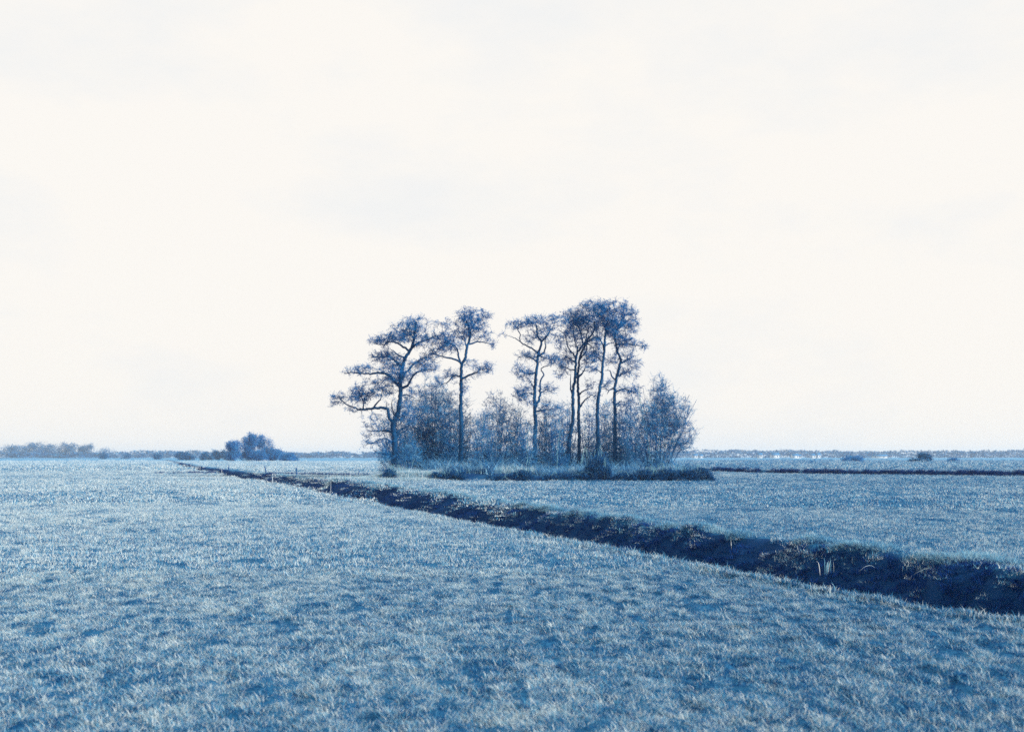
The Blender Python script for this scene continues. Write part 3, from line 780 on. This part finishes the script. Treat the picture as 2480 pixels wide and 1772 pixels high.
for i, (t, D, r, lab) in enumerate([
        (T1, 91, 0.245, 'crooked alder at the left end of the grove with long low limbs reaching left'),
        (T2, 92, 0.20, 'straight bare trunked alder second from the left, standing clear of the other crowns'),
        (T3, 93, 0.19, 'alder with a forked second stem standing right of the open gap in the grove'),
        (T4, 94, 0.18, 'leaning left stem of the close pair of trunks in the right group'),
        (T4b, 95.5, 0.165, 'upright right stem of the close pair whose top arches over to the next tree'),
        (T5, 92.5, 0.185, 'tallest straight alder, second trunk from the right in the grove'),
        (T6, 93.5, 0.175, 'rightmost tall trunk of the grove with a small side clump pointing right')]):
    grow('alder_tree', lab, 'tree', D, t['limbs'], t['blobs'], CA if i < 2 else CB, r, GRP, seed=20 + i, dens=2.3, leaf=0.066, per=7, spray=0.42, leaves_on=4, up=0.05, grow_blob=1.13)

# undergrowth bushes and saplings
def fan_bush(x, top, half, D, stems, dens, label, seed, basew=8, base_y=1150, mat=None, name='alder_bush', dark=False, per=8, spread=1.0, cat='bush', blobs=None, group='bushes between the trunks of the grove', leaf=0.08, stem_r=0.036):
    g = np.random.default_rng(seed)
    L = []
    for k in range(stems):
        u = (k + 0.5) / stems * 2 - 1 + g.normal(0, 0.12)
        x0 = x + u * basew
        hgt = (base_y - top) * (0.62 + 0.42 * g.random()) * (1 - 0.22 * u * u)
        x1 = x + u * half * spread * (0.75 + 0.3 * g.random())
        L.append([(x0, base_y), (x0 + (x1 - x0) * 0.22 + g.normal(0, 2), base_y - hgt * 0.35), (x0 + (x1 - x0) * 0.6 + g.normal(0, 2), base_y - hgt * 0.7), (x1, base_y - hgt)])
    if blobs is None:
        blobs = []
        hh = base_y - top
        for fr, wd, dn in ((0.88, 0.72, .45), (0.68, 1.0, .8), (0.46, 1.05, 1.0), (0.26, 1.0, 1.1), (0.10, 1.0, .9)):
            blobs.append((x, base_y - hh * fr, half * wd, hh * 0.17, dn))
    return grow(name, label, cat, D, L, blobs, (0, 0, 1.0), stem_r, group, leafmat=mat or M_leaf2, barkmat=M_stem, dens=dens, leaf=leaf, per=per, main_name='stem', nmain=stems,
                depth=0.8, seed=seed, twig_r=0.009, spray=0.62, leaves_on=2, up=0.7)

BUSH = [  # x, top, half width, D, stems, density, label
    (962, 985, 40, 95, 9, .75, 'thin bush touching the right side of the leftmost trunk'),
    (1012, 962, 42, 97, 10, .9, 'dense dark bush halfway between the first and second trunks'),
    (1052, 925, 38, 99, 9, .9, 'tall bush just left of the second trunk from the left'),
    (1088, 965, 34, 96, 8, .8, 'bushy growth at and behind the second trunk'),
    (1120, 985, 30, 100, 7, .6, 'sparse bush just right of the second trunk'),
    (1167, 1010, 28, 90, 7, .8, 'dark upright clump of stems right of the second trunk'),
    (1205, 968, 34, 96, 8, .7, 'bush with a dark tip in the open gap of the grove'),
    (1248, 990, 32, 98, 8, .7, 'bush in the gap, just left of the forked tree'),
    (1275, 1040, 26, 90, 7, .5, 'low thin stemmed bush left of the forked tree trunk'),
    (1318, 985, 30, 98, 7, .65, 'thin bush just right of the forked tree trunk'),
    (1345, 1010, 26, 91, 6, .5, 'sparse sapling clump left of the close pair of trunks'),
    (1372, 990, 28, 101, 7, .7, 'bush behind the leaning trunk of the close pair'),
    (1425, 1000, 26, 97, 6, .6, 'thin bush between the close pair and the tallest tree'),
    (1466, 985, 28, 99, 7, .65, 'bush between the tallest tree and the rightmost trunk'),
    (1500, 1000, 30, 96, 8, .7, 'bush just right of the rightmost tall trunk'),
    (1532, 985, 30, 99, 8, .75, 'bush between the rightmost trunk and the big round bush'),
]
for i, (x, top, hw, D, st, dn, lab) in enumerate(BUSH):
    fan_bush(x, top - 12, hw * 1.2, D, st + 6, dn * 2.0, lab, 300 + i, per=7)
# the big bush at the right end
bigb = [(1597, 930, 22, 22, .5), (1597, 960, 28, 26, .6), (1597, 990, 42, 28, .9), (1570, 1005, 32, 30, .8), (1630, 985, 34, 34, .6), (1640, 1035, 38, 34, .85), (1605, 1035, 44, 40, 1.1), (1575, 1050, 40, 38, .9),
        (1655, 1075, 26, 30, .6), (1622, 1080, 42, 30, .8), (1560, 1090, 30, 28, .7), (1595, 1100, 44, 26, .6), (1665, 1000, 22, 30, .3), (1680, 1050, 16, 30, .2), (1590, 1125, 44, 16, .5)]
fan_bush(1592, 925, 95, 92, 34, 1.8, 'big rounded bush at the right end of the grove with fanned stems', 400, basew=26, blobs=bigb, per=7, group='bushes between the trunks of the grove', stem_r=0.035)
sb = [(935, 1110, 20, 16, .5), (990, 1120, 40, 18, .9), (1000, 1095, 30, 18, .9)]
fan_bush(990, 1075, 34, 90, 8, .9, 'low dark bush on the grove floor right of the leftmost trunk', 401, blobs=sb)

# dark brambles along the front bank
BR = [(1065, 18, 1146, 'dark low bramble left of the second trunk on the front bank'), (1105, 16, 1142, 'dark bramble right below the second trunk on the front bank'),
      (1198, 18, 1154, 'low dark bramble on the front bank below the open gap'), (1262, 22, 1145, 'humped bramble on the front bank left of the forked tree'),
      (1327, 10, 1151, 'small dark bramble right of the forked tree on the front bank'), (1358, 18, 1149, 'bramble in front of the leaning trunk'),
      (1412, 20, 1148, 'bramble below the close pair of trunks'), (1448, 20, 1114, 'tall dark rounded bramble thicket in front of the tallest tree'),
      (1513, 20, 1149, 'bramble below the rightmost tall trunk'), (1560, 22, 1143, 'bramble below the left half of the big bush'),
      (1600, 22, 1140, 'bramble below the right half of the big bush'), (1640, 30, 1142, 'wide dark bramble just right of the big bush'), (1688, 26, 1140, 'wedge shaped dark bramble at the right tip of the grove'),
      (943, 10, 1140, 'small dark bramble at the left foot of the leftmost trunk')]
def bramble(x, hw, top, label, seed, D=83.9, foot=1166):
    g = np.random.default_rng(seed)
    bx = (x - CX) / F * D
    z0 = H1(bx, D) - 0.05
    W = hw / F * D; hgt = max(EYE - (top - HY) / F * D - z0, 0.25)
    root = thing('bramble', (bx, D, z0), label, 'bramble', 'brambles on the front bank of the grove')
    hgt *= 1.55; W *= 1.55
    n = int(210 * W * hgt + 60)
    u = g.random(n) * 2 - 1; t = g.random(n) ** 0.7
    env = np.sqrt(np.clip(1 - u * u, 0.05, 1)) * (0.75 + 0.35 * noise(u * 3 + seed, u * 0, 0.8, seed))
    C = np.stack([bx + u * W, D + g.normal(0, 0.35, n), z0 + t * env * hgt], -1)
    V, f, tn = leaves(C, 16, (0.10, 0.12, 0.07), 0.075, 0.3, g)
    b = Bag(); b.add(V, f, tn * 0.75); put('foliage', b.mesh('foliage'), M_bramble, root, kind='stuff')
    b = Bag()
    for k in range(int(10 + W * 14)):
        a = bx + (g.random() * 2 - 1) * W * 0.9; d = (g.random() * 2 - 1) * 0.5; hh = hgt * (0.7 + 0.5 * g.random()); y = D + g.normal(0, 0.3)
        pts = catmull([(a, y, z0), (a + d * 0.3, y - 0.1, z0 + hh * 0.8), (a + d * 0.8, y - 0.2, z0 + hh), (a + d * 1.4, y - 0.3, z0 + hh * 0.5)], 0.15)
        V, q = tube(pts, np.full(len(pts), 0.010), 3); b.add(V, q, float(np.clip(g.random() * 1.2, 0, 1)))
    put('canes', b.mesh('canes'), M_stem, root, kind='stuff')
for i, (x, hw, top, lab) in enumerate(BR): bramble(x, hw, top, lab, 500 + i)

def fallen_branch():
    D = 85.3
    a, b_ = P(1138, 1149, D), P(1188, 1153, D)
    root = thing('fallen_branch', tuple(a), 'dark fallen branch lying in the pale grass below the gap', 'branch')
    pts = catmull([a, a + (b_ - a) * 0.4 + np.array([0, 0.1, 0.06]), b_], 0.12)
    V, q = tube(pts, np.linspace(0.07, 0.03, len(pts)), 7, 0.2); bb = Bag(); bb.add(V, q, 0.3)
    put('stem', bb.mesh('stem', True), M_bark, root)
fallen_branch()

# ------------------------------------------------------------------ stakes and posts
def post(px, ytop, ybase, label, white, lean=0.0, width=0.03, group=None):
    X, Y, Z = ray_hit(px, ybase, 20, 400)
    h = (ybase - ytop) / F * Y
    root = thing('fence_stake' if white else 'fence_post', (X, Y, Z), label, 'stake' if white else 'post', group)
    b = Bag()
    lx = lean / F * Y
    pts = np.array([(X + lx * t, Y + 0.02 * t, Z - 0.1 + (h + 0.1) * t) for t in np.linspace(0, 1, 6)])
    V, q = tube(pts, [width, width, width * 0.95, width * 0.95, width * 0.9, width * 0.8], 8, 0.08); b.add(V, q)
    k = len(V) - 8
    b.f[3].append(np.array([[k, k + i, k + i + 1] for i in range(1, 7)]))
    put('shaft', b.mesh('shaft', True), M_stake if white else M_post, root)
    if white:
        b = Bag(); p = pts[4]
        V, q = tube([p + np.array([-0.035, -width, 0]), p + np.array([0.035, -width, 0.0])], [0.012, 0.012], 6); b.add(V, q)
        put('wire_clip', b.mesh('wire_clip'), M_post, root)
WS = 'white stakes beside the ditch'; DP = 'dark posts in the fields'
post(537, 1134, 1146, 'smallest and farthest white stake, at the narrow far end of the ditch', True, 0, 0.03, WS)
post(660, 1148, 1171, 'white stake on the near edge of the ditch, left of the copse shadow', True, 0, 0.02, WS)
post(801, 1166, 1199, 'tallest thin white stake on the near edge of the ditch', True, 0, 0.012, WS)
post(848, 1141, 1165, 'white stake on the far bank left of the leftmost big tree', True, 0, 0.018, WS)
post(1022, 1140, 1167, 'thin pale stake in front of the grove between the first and second trunks', True, 0, 0.016, WS)
post(645, 1128, 1147, 'dark post leaning left in the far field below the distant copse', False, -4, 0.07, DP)
post(718, 1131, 1150, 'upright dark post in the field between copse and grove', False, 0, 0.06, DP)
post(554, 1129, 1138, 'short dark post near the far end of the ditch', False, 0, 0.09, DP)
post(867, 1138, 1148, 'short dark post leaning right beside the grove shadow', False, 3, 0.05, DP)
post(1834, 1138, 1162, 'thin dark post standing in the open field right of the grove', False, 1, 0.02, DP)

# ------------------------------------------------------------------ pale dead reeds on the ditch bank
def reed(px, ytop, ybase, n, label, seed, spread=0.09, leanr=0.5, lying=False, width=0.009):
    g = np.random.default_rng(seed)
    X, Y, Z = ray_hit(px, ybase, 8, 200)
    h = max((ybase - ytop) / F * Y, 0.1)
    root = thing('dead_reed', (X, Y, Z), label, 'reed', 'pale dead reeds on the ditch bank')
    for k in range(n):
        a = g.random() * 6.283
        b0 = np.array([X + g.normal(0, spread), Y - abs(g.normal(0, spread * 0.4)), Z - 0.03])
        d = np.array([math.cos(a), math.sin(a) * 0.6, 0])
        if lying:
            L = h * (3.0 + 2.5 * g.random()); d = np.array([1 if g.random() < 0.6 else -1, g.normal(0, 0.2), 0])
            c = [b0, b0 + d * L * 0.3 + [0, 0, h * 0.9], b0 + d * L * 0.65 + [0, 0, h * 0.8 * g.random()], b0 + d * L + [0, 0, -h * 0.3 * g.random()]]
        else:
            L = h * (0.7 + 0.35 * g.random()); le = leanr * (g.random())
            c = [b0, b0 + d * L * 0.12 * le + [0, 0, L * 0.4], b0 + d * L * 0.4 * le + [0, 0, L * 0.8], b0 + d * L * 0.9 * le + [0, 0, L * (1.0 - 0.3 * le)]]
        c = catmull(c, 0.05)
        m = len(c); t = np.linspace(0, 1, m)
        wd = 0.7 * width * (0.5 + 0.8 * g.random()) * np.sin(np.pi * (0.12 + 0.86 * t)) ** 0.7
        side = np.array([1, 0.25, 0.0]) if not lying else np.array([0, 0.25, 1.0])
        V = np.concatenate([c - side * wd[:, None], c + side * wd[:, None], c + np.array([0, -0.004, 0]) + 0.3 * side * wd[:, None]])
        i = np.arange(m - 1)
        q = np.concatenate([np.stack([i, i + 2 * m, i + 1 + 2 * m, i + 1], -1), np.stack([i + 2 * m, i + m, i + 1 + m, i + 2 * m + 1], -1)])
        b = Bag(); b.add(V, q, float(np.clip(0.5 + 0.3 * g.standard_normal(), 0, 1)))
        put('reed_leaf', b.mesh('reed_leaf'), M_reed, root)
reed(2006, 1344, 1388, 11, 'brightest upright clump of pale reed leaves low in the ditch at right', 601, 0.07, 0.5, width=0.009)
reed(2064, 1340, 1362, 4, 'small pale reed spike on the bank right of the brightest clump', 602, 0.03, 0.3)
reed(2098, 1374, 1385, 3, 'tiny pale reed tip low on the bank, below the bent stems', 603, 0.03, 0.4)
reed(2125, 1365, 1378, 6, 'long bent pale stems lying along the bank at right', 604, 0.05, lying=True, width=0.004)
reed(2200, 1362, 1380, 6, 'fan of pale reed leaves on the bank beside the bent stems', 605, 0.08, 1.2)
reed(2238, 1358, 1380, 7, 'tangled pale reeds near the right edge of the ditch', 606, 0.12, 1.3, width=0.007)
reed(2262, 1374, 1384, 4, 'broad pale leaves lying flat at the right end of the ditch', 607, 0.05, lying=True, width=0.009)
reed(1891, 1338, 1356, 4, 'thin pale reed hanging on the bank left of the brightest clump', 608, 0.06, 1.0, width=0.009)
reed(1925, 1345, 1358, 4, 'faint bent reed leaves on the dark bank at right of centre', 609, 0.1, 1.3, width=0.008)
reed(1255, 1232, 1250, 7, 'pale broken reeds at the bank lip below the grove', 610, 0.16, 1.2, width=0.02)
reed(1272, 1242, 1254, 4, 'short pale reed just right of the broken reeds', 611, 0.12, 1.2, width=0.02)
reed(1388, 1262, 1274, 5, 'pale slanting reeds on the bank in the middle of the ditch', 612, 0.14, 1.3, width=0.016)
reed(1509, 1274, 1290, 5, 'faint star shaped reed tuft on the dark bank', 613, 0.14, 1.3, width=0.013)
reed(1640, 1292, 1306, 5, 'pale reed wisps on the bank right of the star shaped tuft', 614, 0.12, 1.2, width=0.011)
reed(1775, 1300, 1325, 4, 'thin slanting reed on the bank at the right of the middle', 615, 0.06, 1.0, width=0.009)

# ------------------------------------------------------------------ distance
def crown_blob(name, px, ytop, ybase, hwpx, D, label, seed, cat='tree', group=None, n=None, leaf=None, mat=None, trunk=True, shape=1.0, zbase=None, nl=4):
    """a distant tree: trunk, a few limbs and a ragged crown of leaf clumps"""
    g = np.random.default_rng(seed)
    X = (px - CX) / F * D
    zb = H1(X, D) if zbase is None else zbase
    zt = EYE - (ytop - HY) / F * D; W = hwpx / F * D; hgt = zt - zb
    root = thing(name, (X, D, zb), label, cat, group)
    lobes = []
    for k in range(nl + 7 + int(W)):
        t = (k + g.random()) / (nl + 7 + int(W)); lobes.append((X + g.uniform(-1, 1) * W * (1.0 - 0.35 * t), D + g.normal(0, 0.4) * W, zb + hgt * (0.12 + 0.74 * t), W * (0.26 + 0.26 * g.random()), hgt * (0.09 + 0.08 * g.random())))
    n = int((n or 500) * 2.0)
    C = []
    for (a, y, z, rx, rz) in lobes:
        d = g.normal(0, 1, (n // len(lobes) + 1, 3)); d /= np.linalg.norm(d, axis=1)[:, None]
        d *= g.random((len(d), 1)) ** 0.4
        C.append(np.array([a, y, z]) + d * [rx, rx, rz])
    C = np.vstack(C); C[:, 2] = zb + np.clip(C[:, 2] - zb, 0.08 * hgt * g.random(len(C)), hgt * (1 - 0.1 * g.random(len(C))))
    px_m = D / F / 0.413
    V, f, tn = leaves(C, 8, (1.1 * px_m + 0.1,) * 3, leaf or 0.8 * px_m, 0.25, g)
    b = Bag(); b.add(V, f, tn); put('crown', b.mesh('crown'), mat or M_far, root, kind='stuff')
    if trunk:
        b = Bag(); rt = 0.025 * hgt
        V, q = tube(catmull([(X, D, zb - 0.2), (X + 0.02 * hgt, D, zb + 0.35 * hgt), (X - 0.01 * hgt, D, zb + 0.8 * hgt)], hgt / 8), np.linspace(rt, rt * 0.3, len(catmull([(X, D, zb - 0.2), (X + 0.02 * hgt, D, zb + 0.35 * hgt), (X - 0.01 * hgt, D, zb + 0.8 * hgt)], hgt / 8))), 7)
        b.add(V, q, 0.4); put('trunk', b.mesh('trunk', True), M_bark, root)
        for k in range(3):
            a = (k + 0.5) * 2.1 + g.random(); z = zb + hgt * (0.3 + 0.12 * k)
            pts = catmull([(X, D, z), (X + math.cos(a) * W * 0.3, D + math.sin(a) * W * 0.3, z + hgt * 0.16), (X + math.cos(a) * W * 0.6, D + math.sin(a) * W * 0.6, z + hgt * 0.24)], W / 4)
            b = Bag(); V, q = tube(pts, np.linspace(rt * 0.5, rt * 0.15, len(pts)), 5); b.add(V, q, 0.4); put('limb', b.mesh('limb', True), M_bark, root)
G2 = 'trees and bushes of the distant copse'
for i, (x, yt, hw, cat, lab, n) in enumerate([
        (566, 1064, 17, 'tree', 'roundish left tree of the distant copse', 620), (604, 1045, 17, 'tree', 'tallest middle tree of the distant copse', 720),
        (640, 1050, 21, 'tree', 'airy umbrella shaped right tree of the distant copse', 420), (634, 1092, 12, 'bush', 'low dark round bush under the umbrella shaped tree', 260),
        (610, 1096, 14, 'bush', 'low bush at the foot of the tallest copse tree', 200),
        (668, 1088, 20, 'bush', 'broad bush right of the copse trees', 480), (693, 1098, 17, 'bush', 'low bush tapering off at the right end of the copse', 300), (712, 1108, 8, 'bush', 'last tiny bush at the right tip of the copse', 100),
        (545, 1092, 10, 'bush', 'pale bush just left of the copse', 150), (522, 1091, 9, 'bush', 'pale pointed bush left of the copse, second one out', 130), (498, 1097, 10, 'bush', 'faint low bush farthest left of the copse', 90)]):
    far = i >= 8
    crown_blob('copse_' + cat, x, yt, 1117, hw, 600 if far else 400 + (i % 3) * 6, lab, 700 + i, cat, G2, n=n, trunk=(cat == 'tree'), nl=6 if cat == 'tree' else 3, leaf=0.30 if not far else 0.5, mat=M_leaf if not far else M_far)
G3 = 'hazy trees at the far left'
for i, (x, yt, hw, lab) in enumerate([(28, 1076, 26, 'hazy tree at the very left edge of the view'), (72, 1070, 24, 'second hazy tree from the left edge'), (118, 1074, 26, 'third hazy tree from the left edge'),
                                      (166, 1071, 24, 'hazy rounded tree left of the darker one on the far left horizon'), (204, 1074, 15, 'slightly darker narrow hazy tree, rightmost of the far left row'), (255, 1085, 22, 'faint lower tree right of the hazy row')]):
    crown_blob('hazy_tree', x, yt, 1108, hw * 1.25, 1500 + 45 * (i % 3) + (300 if i == 5 else 0), lab, 740 + i, 'tree', G3, n=260 if i != 5 else 60, nl=5)
G4 = 'low bushes on the horizon'
for i, (x, yt, hw, D, lab, n) in enumerate([(252, 1098, 9, 800, 'small bush on the left horizon beside the hazy trees', 70), (305, 1100, 12, 900, 'faint bush on the left horizon, second from the hazy trees', 50), (385, 1099, 10, 700, 'small bush left of the long dark hedge', 70),
                                            (447, 1097, 24, 620, 'long dark low hedge left of the copse', 260),
                                            (2064, 1110, 24, 290, 'low dark boat shaped bush alone in the right far field', 420), (1969, 1123, 10, 262, 'flat dark clump of rushes left of the boat shaped bush', 60),
                                            (2238, 1100, 13, 262, 'grey pointed bush near the right edge of the far field', 300), (2222, 1116, 20, 260, 'low scrub at the foot of the grey pointed bush', 160), (2310, 1115, 10, 275, 'dark low bush at the right edge of the far field', 170)]):
    crown_blob('field_bush', x, yt, 1118, hw, D, lab, 760 + i, 'bush', G4, n=n, trunk=False, nl=4, leaf=0.28 if D < 300 else 0.5, mat=(M_leaf if i in (4, 5, 8) else M_far))

def far_woods():
    g = np.random.default_rng(5)
    b = Bag()
    for row, D in enumerate((1500, 1750)):
        n = 2600
        X = g.uniform(-0.62 * D, 0.62 * D, n)
        s = X / D * F + CX
        hmax = 7.0 + 5 * noise(X, X * 0, 60, 81 + row) + 4 * noise(X, X * 0, 17, 82 + row) + 1.5 * sstep(1250, 1700, s) + row * 1.0
        for k in range(n): pass
        C = np.stack([X, D + g.normal(0, 12, n), 0.3 + np.clip(hmax, 1.2, 12) * g.random(n) ** 0.8], -1)
        V, f, t = leaves(C, 16, (2.6, 2, 0.6), 1.9, 0.0, g)
        b.add(V, f, t)
    put('distant_woods', b.mesh('distant_woods'), M_far, kind='stuff', label='low hazy line of woods along the whole horizon', category='woods')
far_woods()

def house(px, D, w, h, label, seed, rot=0.0):
    g = np.random.default_rng(seed)
    X = (px - CX) / F * D
    z = H1(X, D)
    root = thing('farm_house', (X, D, z), label, 'house', 'white farm buildings on the right horizon')
    d = w * 0.6
    def xf(V):
        V = np.asarray(V, float); c, s = math.cos(rot), math.sin(rot)
        return np.stack([X + V[:, 0] * c - V[:, 1] * s, D + V[:, 0] * s + V[:, 1] * c, z + V[:, 2]], -1)
    a, e = w / 2, d / 2
    V = xf([(-a, -e, -.2), (a, -e, -.2), (a, e, -.2), (-a, e, -.2), (-a, -e, h), (a, -e, h), (a, e, h), (-a, e, h), (-a, 0, h * 1.5), (a, 0, h * 1.5)])
    b = Bag(); b.add(V, [[0, 1, 5, 4], [2, 3, 7, 6], [1, 2, 6, 5], [3, 0, 4, 7]]); b.f[3].append(np.array([[5, 6, 9], [7, 4, 8]])); put('wall', b.mesh('wall'), M_wall, root)
    o = 0.25
    V = xf([(-a - o, -e - o, h - 0.12), (a + o, -e - o, h - 0.12), (a + o, 0, h * 1.5 + .05), (-a - o, 0, h * 1.5 + .05), (-a - o, e + o, h - .12), (a + o, e + o, h - .12),
            (-a - o, -e - o, h + 0.05), (a + o, -e - o, h + 0.05), (a + o, 0, h * 1.5 + .25), (-a - o, 0, h * 1.5 + .25), (-a - o, e + o, h + .05), (a + o, e + o, h + .05)])
    b = Bag(); b.add(V, [[0, 1, 2, 3], [3, 2, 5, 4], [6, 9, 8, 7], [9, 10, 11, 8], [0, 6, 7, 1], [4, 5, 11, 10], [0, 3, 9, 6], [3, 4, 10, 9], [1, 7, 8, 2], [2, 8, 11, 5]]); put('roof', b.mesh('roof'), M_roof, root)
    for u in (-0.28, 0.28):
        V = xf([(u * w - .5, -e - .02, h * .35), (u * w + .5, -e - .02, h * .35), (u * w + .5, -e - .02, h * .75), (u * w - .5, -e - .02, h * .75),
                (u * w - .5, -e + .02, h * .35), (u * w + .5, -e + .02, h * .35), (u * w + .5, -e + .02, h * .75), (u * w - .5, -e + .02, h * .75)])
        b = Bag(); b.add(V, [[0, 1, 2, 3], [0, 4, 5, 1], [1, 5, 6, 2], [2, 6, 7, 3], [3, 7, 4, 0]]); put('window', b.mesh('window'), M_post, root)
for i, (x, w, h, lab) in enumerate([(1683, 5, 2.6, 'left of two small white sheds just right of the big bush'), (1697, 4, 2.4, 'right of two small white sheds just right of the big bush'), (1840, 5, 3.2, 'lone small white house on the horizon above the first field dam'),
                                    (1876, 8, 3.2, 'widest bright white house on the right horizon'), (1925, 7, 2.6, 'low white house right of the widest one'), (1935, 4, 2.2, 'tiny white shed touching the low white house'),
                                    (1968, 5, 2.8, 'small white house, middle of the right horizon row'), (1981, 4, 3.2, 'narrow white house at the left end of the dark wood on the horizon'), (2130, 14, 2.2, 'long low white shed near the right of the horizon')]):
    house(x, 1120, w, h, lab, 800 + i, rot=0.3 * math.sin(i * 2.1))

# ------------------------------------------------------------------ air
def haze():
    x0, x1, y0, y1, z0, z1 = -9500, 9500, -9500, 9500, -2.2, 22.0
    V = np.array([(x, y, z) for z in (z0, z1) for y in (y0, y1) for x in (x0, x1)], float)
    f = np.array([[0, 2, 3, 1], [4, 5, 7, 6], [0, 1, 5, 4], [2, 6, 7, 3], [0, 4, 6, 2], [1, 3, 7, 5]])
    m = bpy.data.materials.new('haze'); m.use_nodes = True; t = m.node_tree; t.nodes.clear()
    o = t.nodes.new('ShaderNodeOutputMaterial'); v = t.nodes.new('ShaderNodeVolumePrincipled')
    v.inputs['Color'].default_value = (0.72, 0.84, 0.94, 1); v.inputs['Density'].default_value = 0.00021; v.inputs['Anisotropy'].default_value = 0.2
    t.links.new(v.outputs[0], o.inputs['Volume'])
    put('haze', fast_mesh('haze', V, [f]), m, kind='stuff', label='thin haze over the fields')
haze()
